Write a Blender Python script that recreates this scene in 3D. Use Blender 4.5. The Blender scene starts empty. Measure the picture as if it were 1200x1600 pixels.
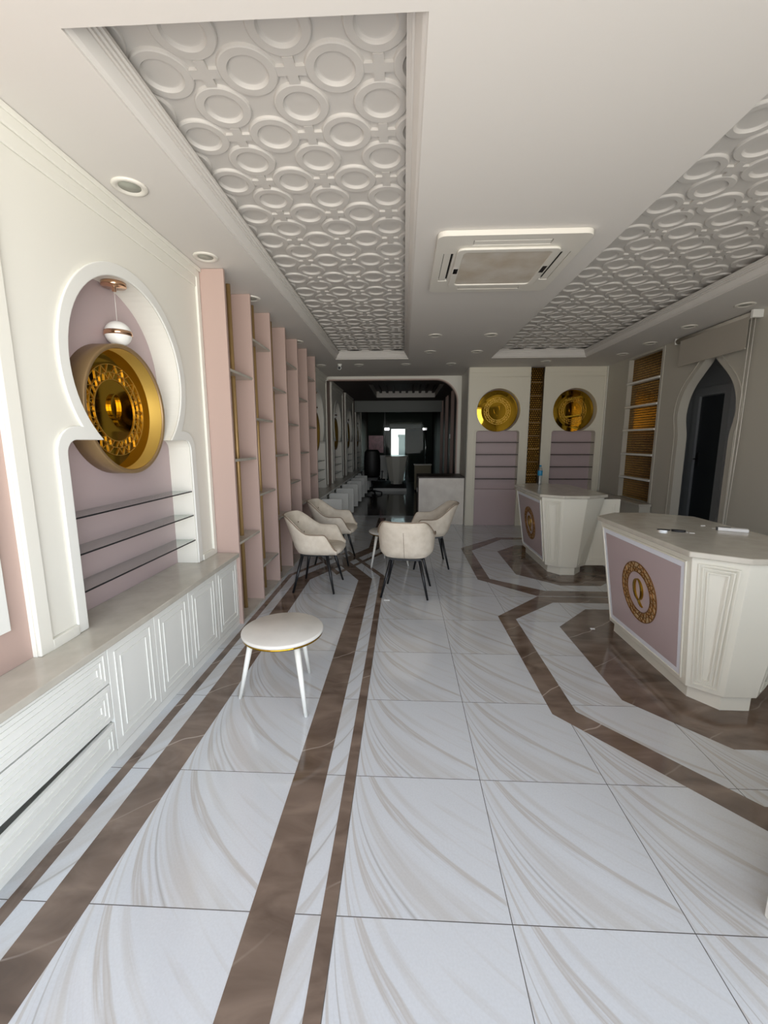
import bpy, bmesh, math, random
from mathutils import Vector, Matrix
random.seed(7)
PI = math.pi
C = bpy.context.scene.collection
SC = bpy.context.scene

# ------------------------------------------------------------------ camera
cam = bpy.data.cameras.new('camera')
camo = bpy.data.objects.new('camera', cam)
C.objects.link(camo)
cam.sensor_fit = 'HORIZONTAL'
cam.sensor_width = 36.0
cam.lens = 664.73 / 1200.0 * 36.0
cam.clip_start = 0.05
cam.clip_end = 200
def cam_matrix(yaw, pitch, roll, loc):
    cy, sy, cp, sp = math.cos(yaw), math.sin(yaw), math.cos(pitch), math.sin(pitch)
    f = Vector((sy*cp, cy*cp, -sp)); r = Vector((cy, -sy, 0)); u = r.cross(f)
    cr, sr = math.cos(roll), math.sin(roll)
    R, U = r*cr + u*sr, u*cr - r*sr
    B = -f
    return Matrix(((R.x, U.x, B.x, loc[0]), (R.y, U.y, B.y, loc[1]), (R.z, U.z, B.z, loc[2]), (0, 0, 0, 1)))
camo.matrix_world = cam_matrix(math.radians(-2.63), math.radians(9.3925), math.radians(-.05), (0, 0, 1.62))
SC.camera = camo

# ------------------------------------------------------------------ light: daylight through the open shop front
SC.view_settings.view_transform = 'Standard'
SC.view_settings.look = 'None'
SC.view_settings.exposure = -0.18
SC.view_settings.gamma = 1.0
SC.view_settings.use_curve_mapping = False
SKY = 4.6            # brightness of the sky outside
STREET = 6.6         # brightness of the sunlit street outside
FRONT_Y = -0.9
FRONT_X0, FRONT_X1 = -1.66, 2.4
w = bpy.data.worlds.new('daylight'); SC.world = w; w.use_nodes = True
nt = w.node_tree; nt.nodes.clear()
wo = nt.nodes.new('ShaderNodeOutputWorld'); bg = nt.nodes.new('ShaderNodeBackground')
tc = nt.nodes.new('ShaderNodeTexCoord'); sx = nt.nodes.new('ShaderNodeSeparateXYZ')
mr = nt.nodes.new('ShaderNodeMapRange'); mr.inputs[1].default_value = -1; mr.inputs[2].default_value = 1
mx = nt.nodes.new('ShaderNodeValToRGB'); ce = mx.color_ramp.elements
ce[0].position = 0; ce[0].color = (STREET*.55, STREET*.53, STREET*.50, 1)          # pavement at one's feet
ce[1].position = 1; ce[1].color = (SKY*.30, SKY*.35, SKY*.42, 1)                   # deep sky overhead
for pos, col in ((.40, (STREET*.97, STREET*.94, STREET*.88, 1)), (.49, (STREET*.97, STREET*.95, STREET*.92, 1)), (.53, (SKY*.95, SKY*.99, SKY*1.04, 1)), (.64, (SKY*.76, SKY*.87, SKY*1.02, 1))):
    q = ce.new(pos); q.color = col
nt.links.new(tc.outputs['Generated'], sx.inputs[0]); nt.links.new(sx.outputs[2], mr.inputs[0])
nt.links.new(mr.outputs[0], mx.inputs[0]); az = nt.nodes.new('ShaderNodeMapRange'); az.inputs[1].default_value = -.8; az.inputs[2].default_value = .8; az.inputs[3].default_value = .45; az.inputs[4].default_value = 1.7   # extra brightness towards the right, added to lift the left wall
nt.links.new(sx.outputs[0], az.inputs[0]); nt.links.new(az.outputs[0], bg.inputs[1])
nt.links.new(mx.outputs[0], bg.inputs[0]); nt.links.new(bg.outputs[0], wo.inputs[0])
def portal(name, loc, rot, sx_, sy_):
    L = bpy.data.lights.new(name, 'AREA'); L.shape = 'RECTANGLE'; L.size = sx_; L.size_y = sy_
    L.cycles.is_portal = True
    o = bpy.data.objects.new(name, L); C.objects.link(o); o.location = loc; o.rotation_euler = rot
portal('front_portal', ((FRONT_X0+FRONT_X1)/2, FRONT_Y, 1.485), (PI/2, 0, 0), FRONT_X1-FRONT_X0, 2.97)
portal('back_portal', (-0.265, 20.02, 1.1), (-PI/2, 0, 0), 0.64, 2.2)

# ------------------------------------------------------------------ materials
def srgb(r, g, b):
    f = lambda c: (c/255)/12.92 if c/255 <= .04045 else ((c/255+.055)/1.055)**2.4
    return (f(r), f(g), f(b), 1)
MATS = {}
def mat(name, col, rough=.5, metal=0., spec=.5, noise=None, bump=None):
    """noise=(scale, other colour, strength); bump=(scale, strength)"""
    m = bpy.data.materials.new(name); m.use_nodes = True
    t = m.node_tree; p = t.nodes['Principled BSDF']
    p.inputs['Base Color'].default_value = col
    p.inputs['Roughness'].default_value = rough
    p.inputs['Metallic'].default_value = metal
    p.inputs['Specular IOR Level'].default_value = spec
    if noise or bump:
        co = t.nodes.new('ShaderNodeTexCoord')
    if noise:
        n = t.nodes.new('ShaderNodeTexNoise'); n.inputs['Scale'].default_value = noise[0]; n.inputs['Detail'].default_value = 6
        r = t.nodes.new('ShaderNodeMapRange'); r.inputs[1].default_value = .35; r.inputs[2].default_value = .7; r.inputs[4].default_value = noise[2]
        x = t.nodes.new('ShaderNodeMix'); x.data_type = 'RGBA'
        x.inputs[6].default_value = col; x.inputs[7].default_value = noise[1]
        t.links.new(co.outputs['Object'], n.inputs['Vector']); t.links.new(n.outputs[0], r.inputs[0])
        t.links.new(r.outputs[0], x.inputs[0]); t.links.new(x.outputs[2], p.inputs['Base Color'])
    if bump:
        n2 = t.nodes.new('ShaderNodeTexNoise'); n2.inputs['Scale'].default_value = bump[0]; n2.inputs['Detail'].default_value = 4
        b = t.nodes.new('ShaderNodeBump'); b.inputs['Strength'].default_value = bump[1]; b.inputs['Distance'].default_value = .01
        t.links.new(co.outputs['Object'], n2.inputs['Vector']); t.links.new(n2.outputs[0], b.inputs['Height']); t.links.new(b.outputs[0], p.inputs['Normal'])
    MATS[name] = m
    return m
M_ceil = mat('ceiling_paint', srgb(222, 218, 212), .8, spec=.2)
M_tray = mat('ceiling_relief_paint', srgb(208, 204, 198), .55, spec=.35)
M_white = mat('white_lacquer', srgb(236, 236, 230), .35, spec=.4)
M_cream = mat('white_wall_board', srgb(234, 232, 222), .5, spec=.3)
M_pink = mat('pink_paint', srgb(187, 163, 153), .5, spec=.3)
M_mauve = mat('mauve_pink_board', srgb(188, 170, 171), .4, spec=.4)
M_ivory = mat('ivory_lacquer', srgb(226, 221, 204), .4, spec=.35)
M_counter = mat('counter_lacquer', srgb(230, 227, 214), .35, spec=.4)
M_grey = mat('right_wall_paint', srgb(192, 188, 176), .6, spec=.3)
M_stone = mat('beige_quartz', srgb(198, 193, 181), .2, spec=.5, noise=(9, srgb(178, 172, 160), .6))
M_marble = mat('pale_grey_marble', srgb(236, 230, 220), .3, noise=(5, srgb(214, 206, 196), .8))
M_gold = mat('gold_mirror', (.45, .27, .026, 1), .04, 1.)
M_goldsat = mat('satin_gold', (.74, .48, .11, 1), .42, .85)
M_tan = mat('dull_gold_paint', srgb(150, 124, 88), .4, .35)
M_palegold = mat('pale_gold', srgb(212, 184, 140), .35, .4)
M_bronze = mat('dark_bronze', srgb(140, 100, 54), .35, .6)
M_brass = mat('brushed_brass', srgb(182, 150, 100), .4, .45)
M_chrome = mat('chrome', (.8, .8, .8, 1), .1, 1.)
M_copper = mat('rose_gold', (.72, .46, .30, 1), .15, 1.)
M_opal = mat('opal_glass', srgb(238, 238, 234), .12, spec=.6)
M_velvet = mat('beige_velvet', srgb(228, 218, 202), .85, spec=.2, noise=(14, srgb(208, 196, 178), .7), bump=(60, .12))
M_piping = mat('taupe_piping', srgb(150, 132, 114), .8, spec=.2)
M_black = mat('black_metal', srgb(20, 22, 26), .35)
M_blackp = mat('black_plastic', srgb(14, 14, 15), .5)
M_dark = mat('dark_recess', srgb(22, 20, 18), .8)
M_darkbrown = mat('dark_brown_wood', srgb(52, 40, 32), .5)
M_tabletop = mat('white_marble_tabletop', srgb(222, 220, 214), .25, noise=(7, srgb(206, 202, 196), .5))
M_acw = mat('white_plastic', srgb(226, 222, 212), .4)
M_acg = mat('dusty_grille', srgb(214, 208, 198), .5, noise=(4, srgb(178, 160, 132), .7), bump=(300, .3))
M_door = mat('dark_grey_door', srgb(178, 182, 184), .45)
M_doorp = mat('near_black_panel', srgb(66, 70, 74), .25)
M_blind = mat('blind_fabric', srgb(178, 172, 160), .8, spec=.1)
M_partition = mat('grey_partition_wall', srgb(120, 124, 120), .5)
M_frost = mat('white_acrylic', srgb(236, 238, 246), .3)
M_poster = mat('pink_poster', srgb(196, 130, 140), .3, noise=(6, srgb(140, 90, 104), .8))
M_label = mat('blue_label', srgb(38, 128, 168), .4)
M_hallceil = mat('shade_darkened_brown_ceiling', srgb(64, 52, 46), .6)  # brown ceiling, with the back room's dimness put into its colour
M_hallfloor = mat('shade_darkened_floor_tile', srgb(84, 78, 74), .12, noise=(3, srgb(64, 58, 54), .8))  # darker copy of the tile: back room shade and dark reflections painted in
M_concrete = mat('grey_facade', srgb(150, 150, 148), .8)
M_paper = mat('white_paper', srgb(236, 236, 236), .6)
M_carton = mat('beige_cabinet', srgb(150, 140, 112), .6)
M_lens = mat('downlight_lens', srgb(170, 172, 160), .2)

def glass_mat(name, tint, refl=.05, graz=.75):
    m = bpy.data.materials.new(name); m.use_nodes = True; t = m.node_tree; t.nodes.clear()
    o = t.nodes.new('ShaderNodeOutputMaterial'); a = t.nodes.new('ShaderNodeBsdfTransparent'); a.inputs[0].default_value = tint
    g = t.nodes.new('ShaderNodeBsdfGlossy'); g.inputs['Roughness'].default_value = .02
    lw = t.nodes.new('ShaderNodeLayerWeight'); lw.inputs[0].default_value = .5; pw = t.nodes.new('ShaderNodeMath'); pw.operation = 'POWER'; pw.inputs[1].default_value = 3.5
    f = t.nodes.new('ShaderNodeMapRange'); f.inputs[3].default_value = refl; f.inputs[4].default_value = graz
    t.links.new(lw.outputs['Facing'], pw.inputs[0]); t.links.new(pw.outputs[0], f.inputs[0])
    x = t.nodes.new('ShaderNodeMixShader')
    t.links.new(f.outputs[0], x.inputs[0]); t.links.new(a.outputs[0], x.inputs[1]); t.links.new(g.outputs[0], x.inputs[2]); t.links.new(x.outputs[0], o.inputs[0])
    return m
M_glass = glass_mat('clear_glass', (.86, .90, .89, 1))
M_pglass = glass_mat('tinted_glass', (.66, .70, .68, 1), .006, .3)
M_bottle = glass_mat('clear_plastic', (.80, .84, .88, 1))

def floor_marble():
    m = bpy.data.materials.new('veined_white_tile'); m.use_nodes = True; t = m.node_tree; N = t.nodes.new; K = t.links.new
    p = t.nodes['Principled BSDF']; p.inputs['Roughness'].default_value = .08; p.inputs['Specular IOR Level'].default_value = .6
    co = N('ShaderNodeTexCoord'); s = N('ShaderNodeSeparateXYZ'); K(co.outputs['Object'], s.inputs[0])
    def math_(op, a, b=None, c=None):
        n = N('ShaderNodeMath'); n.operation = op
        for i, v in enumerate((a, b, c)):
            if v is None: continue
            if isinstance(v, (int, float)): n.inputs[i].default_value = v
            else: K(v, n.inputs[i])
        return n.outputs[0]
    px, py = .603, .627
    u0 = math_('DIVIDE', math_('ADD', math_('ADD', s.outputs[0], .223+.603*20), math_('MULTIPLY', math_('LESS_THAN', s.outputs[0], -.40), .281)), px); v0 = math_('DIVIDE', math_('ADD', s.outputs[1], -1.216+.627*20), py)
    uf = math_('FRACT', u0)
    xs = s.outputs[0]; msk = math_('MAXIMUM', math_('LESS_THAN', xs, -1.2), math_('MULTIPLY', math_('GREATER_THAN', xs, -.39), math_('LESS_THAN', xs, -.25)))
    u = math_('ADD', uf, math_('MULTIPLY', msk, math_('SUBTRACT', 1, math_('MULTIPLY', uf, 2)))); v = math_('FRACT', v0)
    # vein coordinate: curves run from the far left corner down and then out to the near right corner
    lg = math_('LOGARITHM', math_('ADD', u, .05), 2.718)
    c1 = math_('ADD', math_('ADD', math_('MULTIPLY', lg, .34), v), math_('MULTIPLY', u, .35))
    cv = N('ShaderNodeCombineXYZ'); K(math_('MULTIPLY', c1, math_('SUBTRACT', 3.6, math_('MULTIPLY', msk, 2.2))), cv.inputs[0]); K(math_('MULTIPLY', u, .35), cv.inputs[1])
    n1 = N('ShaderNodeTexNoise'); n1.inputs['Scale'].default_value = 1.0; n1.inputs['Detail'].default_value = 5; n1.inputs['Roughness'].default_value = .55; n1.inputs['Distortion'].default_value = .3
    K(cv.outputs[0], n1.inputs['Vector'])
    r1 = N('ShaderNodeValToRGB'); e = r1.color_ramp.elements
    e[0].position = .26; e[0].color = srgb(186, 184, 182); e[1].position = .46; e[1].color = srgb(210, 214, 219)
    x = e.new(.38); x.color = srgb(199, 199, 199)
    x = e.new(.56); x.color = srgb(209, 213, 218); x = e.new(.60); x.color = srgb(189, 186, 183); x = e.new(.65); x.color = srgb(207, 209, 212); x = e.new(.70); x.color = srgb(192, 189, 186); x = e.new(.76); x.color = srgb(206, 207, 209)
    K(n1.outputs[0], r1.inputs[0])
    # one firm line vein
    d = math_('ABSOLUTE', math_('SUBTRACT', math_('ADD', c1, math_('MULTIPLY', n1.outputs[0], .10)), -.02))
    line = N('ShaderNodeMapRange'); line.inputs[1].default_value = .0; line.inputs[2].default_value = .020; line.inputs[3].default_value = .5; line.inputs[4].default_value = 0
    K(d, line.inputs[0])
    mix1 = N('ShaderNodeMix'); mix1.data_type = 'RGBA'; K(line.outputs[0], mix1.inputs[0]); K(r1.outputs[0], mix1.inputs[6]); mix1.inputs[7].default_value = srgb(132, 124, 112)
    # fine speckle
    sp = N('ShaderNodeTexNoise'); sp.inputs['Scale'].default_value = 130; K(co.outputs['Object'], sp.inputs['Vector'])
    spr = N('ShaderNodeMapRange'); spr.inputs[1].default_value = .3; spr.inputs[2].default_value = .7; spr.inputs[4].default_value = .10; K(sp.outputs[0], spr.inputs[0])
    mix2 = N('ShaderNodeMix'); mix2.data_type = 'RGBA'; K(spr.outputs[0], mix2.inputs[0]); K(mix1.outputs[2], mix2.inputs[6]); mix2.inputs[7].default_value = srgb(150, 148, 146)
    # grout
    gx = math_('MULTIPLY', math_('MINIMUM', uf, math_('SUBTRACT', 1, uf)), px); gy = math_('MULTIPLY', math_('MINIMUM', v, math_('SUBTRACT', 1, v)), py)
    g = math_('LESS_THAN', math_('MINIMUM', gx, gy), .0016)
    mix3 = N('ShaderNodeMix'); mix3.data_type = 'RGBA'; K(g, mix3.inputs[0]); K(mix2.outputs[2], mix3.inputs[6]); mix3.inputs[7].default_value = srgb(92, 90, 88)
    K(mix3.outputs[2], p.inputs['Base Color'])
    return m
M_tile = floor_marble()
def brown_marble():
    m = bpy.data.materials.new('brown_marble'); m.use_nodes = True; t = m.node_tree; N = t.nodes.new; K = t.links.new
    p = t.nodes['Principled BSDF']; p.inputs['Roughness'].default_value = .08; p.inputs['Specular IOR Level'].default_value = .6
    co = N('ShaderNodeTexCoord')
    n = N('ShaderNodeTexNoise'); n.inputs['Scale'].default_value = 1.0; n.inputs['Detail'].default_value = 9; n.inputs['Distortion'].default_value = .8; mp0 = N('ShaderNodeMapping'); mp0.inputs['Rotation'].default_value = (0, 0, -.7); mp0.inputs['Scale'].default_value = (3, 7, 1); K(co.outputs['Object'], mp0.inputs[0]); K(mp0.outputs[0], n.inputs[0])
    r = N('ShaderNodeValToRGB'); e = r.color_ramp.elements
    e[0].position = .3; e[0].color = srgb(92, 77, 67); e[1].position = .72; e[1].color = srgb(138, 120, 107); K(n.outputs[0], r.inputs[0])
    mpg = N('ShaderNodeMapping'); mpg.inputs['Rotation'].default_value = (0, 0, .95); K(co.outputs['Object'], mpg.inputs[0])
    wv = N('ShaderNodeTexWave'); wv.inputs['Scale'].default_value = .8; wv.inputs['Distortion'].default_value = 2.6; wv.inputs['Detail'].default_value = 3; wv.inputs['Detail Scale'].default_value = 1.6; K(mpg.outputs[0], wv.inputs[0])
    q0 = N('ShaderNodeMapRange'); q0.inputs[1].default_value = .0; q0.inputs[2].default_value = .0016; q0.inputs[3].default_value = .6; q0.inputs[4].default_value = 0; K(wv.outputs['Fac'], q0.inputs[0])
    n3 = N('ShaderNodeTexNoise'); n3.inputs['Scale'].default_value = 1.3; K(co.outputs['Object'], n3.inputs[0])
    q1 = N('ShaderNodeMapRange'); q1.inputs[1].default_value = .42; q1.inputs[2].default_value = .6; K(n3.outputs[0], q1.inputs[0])
    q = N('ShaderNodeMath'); q.operation = 'MULTIPLY'; K(q0.outputs[0], q.inputs[0]); K(q1.outputs[0], q.inputs[1])
    x = N('ShaderNodeMix'); x.data_type = 'RGBA'; K(q.outputs[0], x.inputs[0]); K(r.outputs[0], x.inputs[6]); x.inputs[7].default_value = srgb(205, 192, 180)
    K(x.outputs[2], p.inputs['Base Color'])
    return m
M_brown = brown_marble()
def mosaic_mat(name, axis, cell):
    """small domed gold tiles in staggered rows; axis = horizontal coordinate index"""
    m = bpy.data.materials.new(name); m.use_nodes = True; t = m.node_tree; N = t.nodes.new; K = t.links.new
    p = t.nodes['Principled BSDF']; p.inputs['Metallic'].default_value = 1; p.inputs['Roughness'].default_value = .22
    co = N('ShaderNodeTexCoord'); s = N('ShaderNodeSeparateXYZ'); K(co.outputs['Object'], s.inputs[0])
    cb = N('ShaderNodeCombineXYZ'); K(s.outputs[axis], cb.inputs[0]); K(s.outputs[2], cb.inputs[1])
    b = N('ShaderNodeTexBrick'); b.inputs['Scale'].default_value = 1; b.inputs['Brick Width'].default_value = cell[0]; b.inputs['Row Height'].default_value = cell[1]
    b.inputs['Mortar Size'].default_value = .007; b.inputs['Mortar Smooth'].default_value = .8; b.offset = .5
    b.inputs['Color1'].default_value = (.40, .23, .05, 1); b.inputs['Color2'].default_value = (.30, .16, .035, 1); b.inputs['Mortar'].default_value = (.035, .02, .01, 1)
    K(cb.outputs[0], b.inputs[0]); K(b.outputs['Color'], p.inputs['Base Color'])
    inv = N('ShaderNodeMath'); inv.operation = 'SUBTRACT'; inv.inputs[0].default_value = 1; K(b.outputs['Fac'], inv.inputs[1])
    bp = N('ShaderNodeBump'); bp.inputs['Distance'].default_value = .012; bp.inputs['Strength'].default_value = 1; K(inv.outputs[0], bp.inputs['Height']); K(bp.outputs[0], p.inputs['Normal'])
    return m
M_mosx = mosaic_mat('gold_mosaic_strip', 0, (.042, .038))
M_mosy = mosaic_mat('gold_mosaic_panel', 1, (.042, .038))

# ------------------------------------------------------------------ mesh builder
class MB:
    def __init__(s): s.v = []; s.f = []; s.mi = []; s.sm = []
    def add(s, vs, fs, mi=0, sm=False):
        o = len(s.v); s.v += [tuple(x) for x in vs]
        for f in fs: s.f.append([i+o for i in f]); s.mi.append(mi); s.sm.append(sm)
        return s
    def box(s, x0, x1, y0, y1, z0, z1, mi=0):
        v = [(x, y, z) for z in (z0, z1) for y in (y0, y1) for x in (x0, x1)]
        return s.add(v, [(0, 2, 3, 1), (4, 5, 7, 6), (0, 1, 5, 4), (2, 6, 7, 3), (0, 4, 6, 2), (1, 3, 7, 5)], mi)
    def loft(s, loops, mi=0, sm=False, cap0=True, cap1=True, closed=True):
        n = len(loops[0]); vs = [p for l in loops for p in l]; fs = []
        for k in range(len(loops)-1):
            for i in range(n if closed else n-1):
                j = (i+1) % n; fs.append((k*n+i, k*n+j, (k+1)*n+j, (k+1)*n+i))
        o = len(s.v); s.add(vs, fs, mi, sm)
        if cap0: s.f.append([o+i for i in range(n)][::-1]); s.mi.append(mi); s.sm.append(False)
        if cap1: s.f.append([o+(len(loops)-1)*n+i for i in range(n)]); s.mi.append(mi); s.sm.append(False)
        return s
    def lathe(s, prof, c=(0, 0, 0), n=32, mi=0, sm=True, fn=None):
        """prof = [(r, z)]; fn maps local xyz to world"""
        loops = []
        for r, z in prof:
            l = [(max(r, 1e-5)*math.cos(2*PI*i/n), max(r, 1e-5)*math.sin(2*PI*i/n), z) for i in range(n)]
            if fn: l = [fn(*p) for p in l]
            loops.append([(p[0]+c[0], p[1]+c[1], p[2]+c[2]) for p in l])
        return s.loft(loops, mi, sm)
    def tube(s, pts, rad, n=10, mi=0, closed=False):
        pts = [Vector(p) for p in pts]; m = len(pts)
        if not isinstance(rad, (list, tuple)): rad = [rad]*m
        loops = []; prev = None
        for i, p in enumerate(pts):
            a = pts[(i-1) % m] if (closed or i > 0) else p; b = pts[(i+1) % m] if (closed or i < m-1) else p
            d = (b-a).normalized()
            up = prev if prev is not None else (Vector((0, 0, 1)) if abs(d.z) < .9 else Vector((1, 0, 0)))
            x = (up - d*up.dot(d)).normalized(); y = d.cross(x); prev = x
            loops.append([tuple(p + (x*math.cos(2*PI*k/n) + y*math.sin(2*PI*k/n))*rad[i]) for k in range(n)])
        if closed: loops.append(loops[0])
        return s.loft(loops, mi, True, not closed, not closed)
    def plate(s, outer, holes, fn, w0, w1, mi=0, mside=None):
        """flat plate with holes: loops of (u, v), fn(u, v, w) -> xyz"""
        bm = bmesh.new(); ed = []
        for l in [outer]+list(holes):
            vs = [bm.verts.new((p[0], p[1], 0)) for p in l]
            for i in range(len(vs)): ed.append(bm.edges.new((vs[i], vs[(i+1) % len(vs)])))
        bmesh.ops.triangle_fill(bm, edges=ed, use_beauty=True)
        bm.verts.index_update(); P = [(v.co.x, v.co.y) for v in bm.verts]; T = [[v.index for v in f.verts] for f in bm.faces]; bm.free()
        s.add([fn(u, v, w1) for u, v in P], T, mi); s.add([fn(u, v, w0) for u, v in P], [t[::-1] for t in T], mi)
        for l in [outer]+list(holes):
            n = len(l); vs = [fn(u, v, w0) for u, v in l]+[fn(u, v, w1) for u, v in l]
            s.add(vs, [(i, (i+1) % n, n+(i+1) % n, n+i) for i in range(n)], mi if mside is None else mside)
        return s
OFF = {}
def build(name, mb, m, parent=None, loc=None, local=False, bevel=0, seg=2, recalc=True, subdiv=0, smooth=False):
    me = bpy.data.meshes.new(name)
    base = Vector((0, 0, 0))
    if parent is not None and not local: base = OFF.get(parent.name, Vector((0, 0, 0)))
    if loc is not None: base = Vector(loc)
    me.from_pydata([tuple(Vector(v)-base) for v in mb.v], [], mb.f)
    for i, p in enumerate(me.polygons): p.material_index = mb.mi[i]; p.use_smooth = mb.sm[i] or smooth
    ms = m if isinstance(m, (list, tuple)) else [m]
    for x in ms: me.materials.append(x)
    bm = bmesh.new(); bm.from_mesh(me)
    bmesh.ops.remove_doubles(bm, verts=bm.verts, dist=1e-5)
    if recalc: bmesh.ops.recalc_face_normals(bm, faces=bm.faces)
    bm.to_mesh(me); bm.free()
    o = bpy.data.objects.new(name, me); C.objects.link(o)
    if parent is not None: o.parent = parent; OFF[o.name] = base
    elif loc is not None: o.location = loc; OFF[o.name] = base
    if bevel:
        b = o.modifiers.new('bevel', 'BEVEL'); b.width = bevel; b.segments = seg; b.limit_method = 'ANGLE'; b.angle_limit = .6
    if subdiv:
        b = o.modifiers.new('subdivision', 'SUBSURF'); b.levels = subdiv; b.render_levels = subdiv
    return o
def tag(o, label, cat, group=None, kind=None):
    o['label'] = label; o['category'] = cat
    if group: o['group'] = group
    if kind: o['kind'] = kind
    return o
def thing(name, label, cat, loc, group=None, rz=0):
    o = bpy.data.objects.new(name, None); C.objects.link(o); o.empty_display_size = .1
    o.location = loc; o.rotation_euler = (0, 0, rz); OFF[o.name] = Vector(loc)
    return tag(o, label, cat, group)
def struct(o, label=None):
    o['kind'] = 'structure'
    if label: o['label'] = label
    return o
def kids(o): return [c for c in bpy.data.objects if c.parent == o]
def dup(o, loc=None, rz=None, label=None, parent=None, group=None):
    c = o.copy(); C.objects.link(c)
    if parent is not None: c.parent = parent
    if loc is not None: c.location = loc
    if rz is not None: c.rotation_euler = (0, 0, rz)
    if label: c['label'] = label
    if group: c['group'] = group
    for k in kids(o): dup(k, parent=c)
    return c

# plane maps (u, v, outward w)
def onL(x0): return lambda u, v, w: (x0+w, u, v)         # left wall, faces +x
def onR(x0): return lambda u, v, w: (x0-w, u, v)         # right wall, faces -x
def onB(y0): return lambda u, v, w: (u, y0-w, v)         # back wall, faces -y
def onF(z0): return lambda u, v, w: (u, v, z0+w)         # floor, faces up
def onC(z0): return lambda u, v, w: (u, v, z0-w)         # ceiling, faces down
def rect(a, b, c, d): return [(a, c), (b, c), (b, d), (a, d)]
def circle(cx, cy, r, n=64): return [(cx+r*math.cos(2*PI*i/n), cy+r*math.sin(2*PI*i/n)) for i in range(n)]
def inset(poly, d):
    n = len(poly); out = []
    A = sum(poly[i][0]*poly[(i+1) % n][1]-poly[(i+1) % n][0]*poly[i][1] for i in range(n)); sg = 1 if A > 0 else -1
    L = []
    for i in range(n):
        p = Vector(poly[i]); q = Vector(poly[(i+1) % n]); e = (q-p).normalized(); nn = Vector((-e.y, e.x))*sg
        L.append((p+nn*d, e))
    for i in range(n):
        p, e = L[i-1]; q, f = L[i]; den = e.x*f.y-e.y*f.x
        t = ((q.x-p.x)*f.y-(q.y-p.y)*f.x)/den
        out.append(tuple(p+e*t))
    return out
def facemap(BL, BR, TL):
    """orthonormal map on a planar face; returns fn(u, v, w) and a 3d -> 2d function"""
    o = Vector(BL); e1 = (Vector(BR)-o).normalized(); n = e1.cross(Vector(TL)-o).normalized(); e2 = n.cross(e1)
    fn = lambda u, v, w: tuple(o+e1*u+e2*v+n*w)
    to = lambda p: ((Vector(p)-o).dot(e1), (Vector(p)-o).dot(e2))
    return fn, to
def frame(mb, poly, d, wdt, fn, w0, w1, mi=0):
    mb.plate(inset(poly, d), [inset(poly, d+wdt)], fn, w0, w1, mi)

# ------------------------------------------------------------------ floor
X0, X1, Y0, Y1 = -1.95, 4.75, FRONT_Y, 20.0
mb = MB()
mb.box(X0, X1, Y0, Y1, -.05, 0, 0)
z = .0007
def inlay(poly, hole=None, zz=z):
    mb.plate(poly, [hole] if hole else [], onF(0), 0.0002, zz, 1)
# left rug frames (pointed ends meet near y = 5.6)
xc = -.816
def rug(hw, ytip, ycor, y_end, flip=False):
    L = [(xc-hw, y_end), (xc+hw, y_end), (xc+hw, ycor), (xc, ytip), (xc-hw, ycor)]
    return [(x, 11.2-y) for x, y in L][::-1] if flip else L
for fl in (False, True):
    ye = -.88 if not fl else 2.2
    mb.plate(rug(.449, 4.88+.898, 4.88, ye, fl), [rug(.289, 4.82+.578, 4.82, ye+.01, fl)], onF(0), .0002, z+(.0002 if fl else 0), 1)
    mb.plate(rug(.592, 5.0+1.184, 5.0, ye, fl), [rug(.540, 4.97+1.08, 4.97, ye+.01, fl)], onF(0), .0002, z+(.0003 if fl else .0001), 1)
# right octagons around the two counters
def octa(xl, xr, pts): return pts
cx_ = 2.02
def mir(L): return L + [(2*cx_-x, y) for x, y in L[::-1]]
band1o = mir([(1.56, 1.60), (.905, 2.373), (.895, 3.83), (1.425, 4.37)])
band1i = mir([(1.63, 1.745), (1.056, 2.403), (1.046, 3.77), (1.53, 4.20)])
band2o = mir([(1.425, 4.385), (.89, 4.908), (.889, 6.426), (1.59, 7.19)])
band2i = mir([(1.56, 4.55), (1.036, 4.94), (1.03, 6.27), (1.64, 7.04)])
inlay(band1o, band1i); inlay(band2o, band2i, z+.0001)
inlay(mir([(1.769, 2.113), (1.395, 2.535), (1.391, 3.622), (1.784, 4.036)]))
inlay(mir([(1.794, 4.734), (1.395, 5.128), (1.406, 6.246), (1.773, 6.641)]))
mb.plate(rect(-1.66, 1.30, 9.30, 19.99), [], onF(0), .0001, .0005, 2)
flo = struct(build('floor', mb, [M_tile, M_brown, M_hallfloor], recalc=True))

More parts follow.
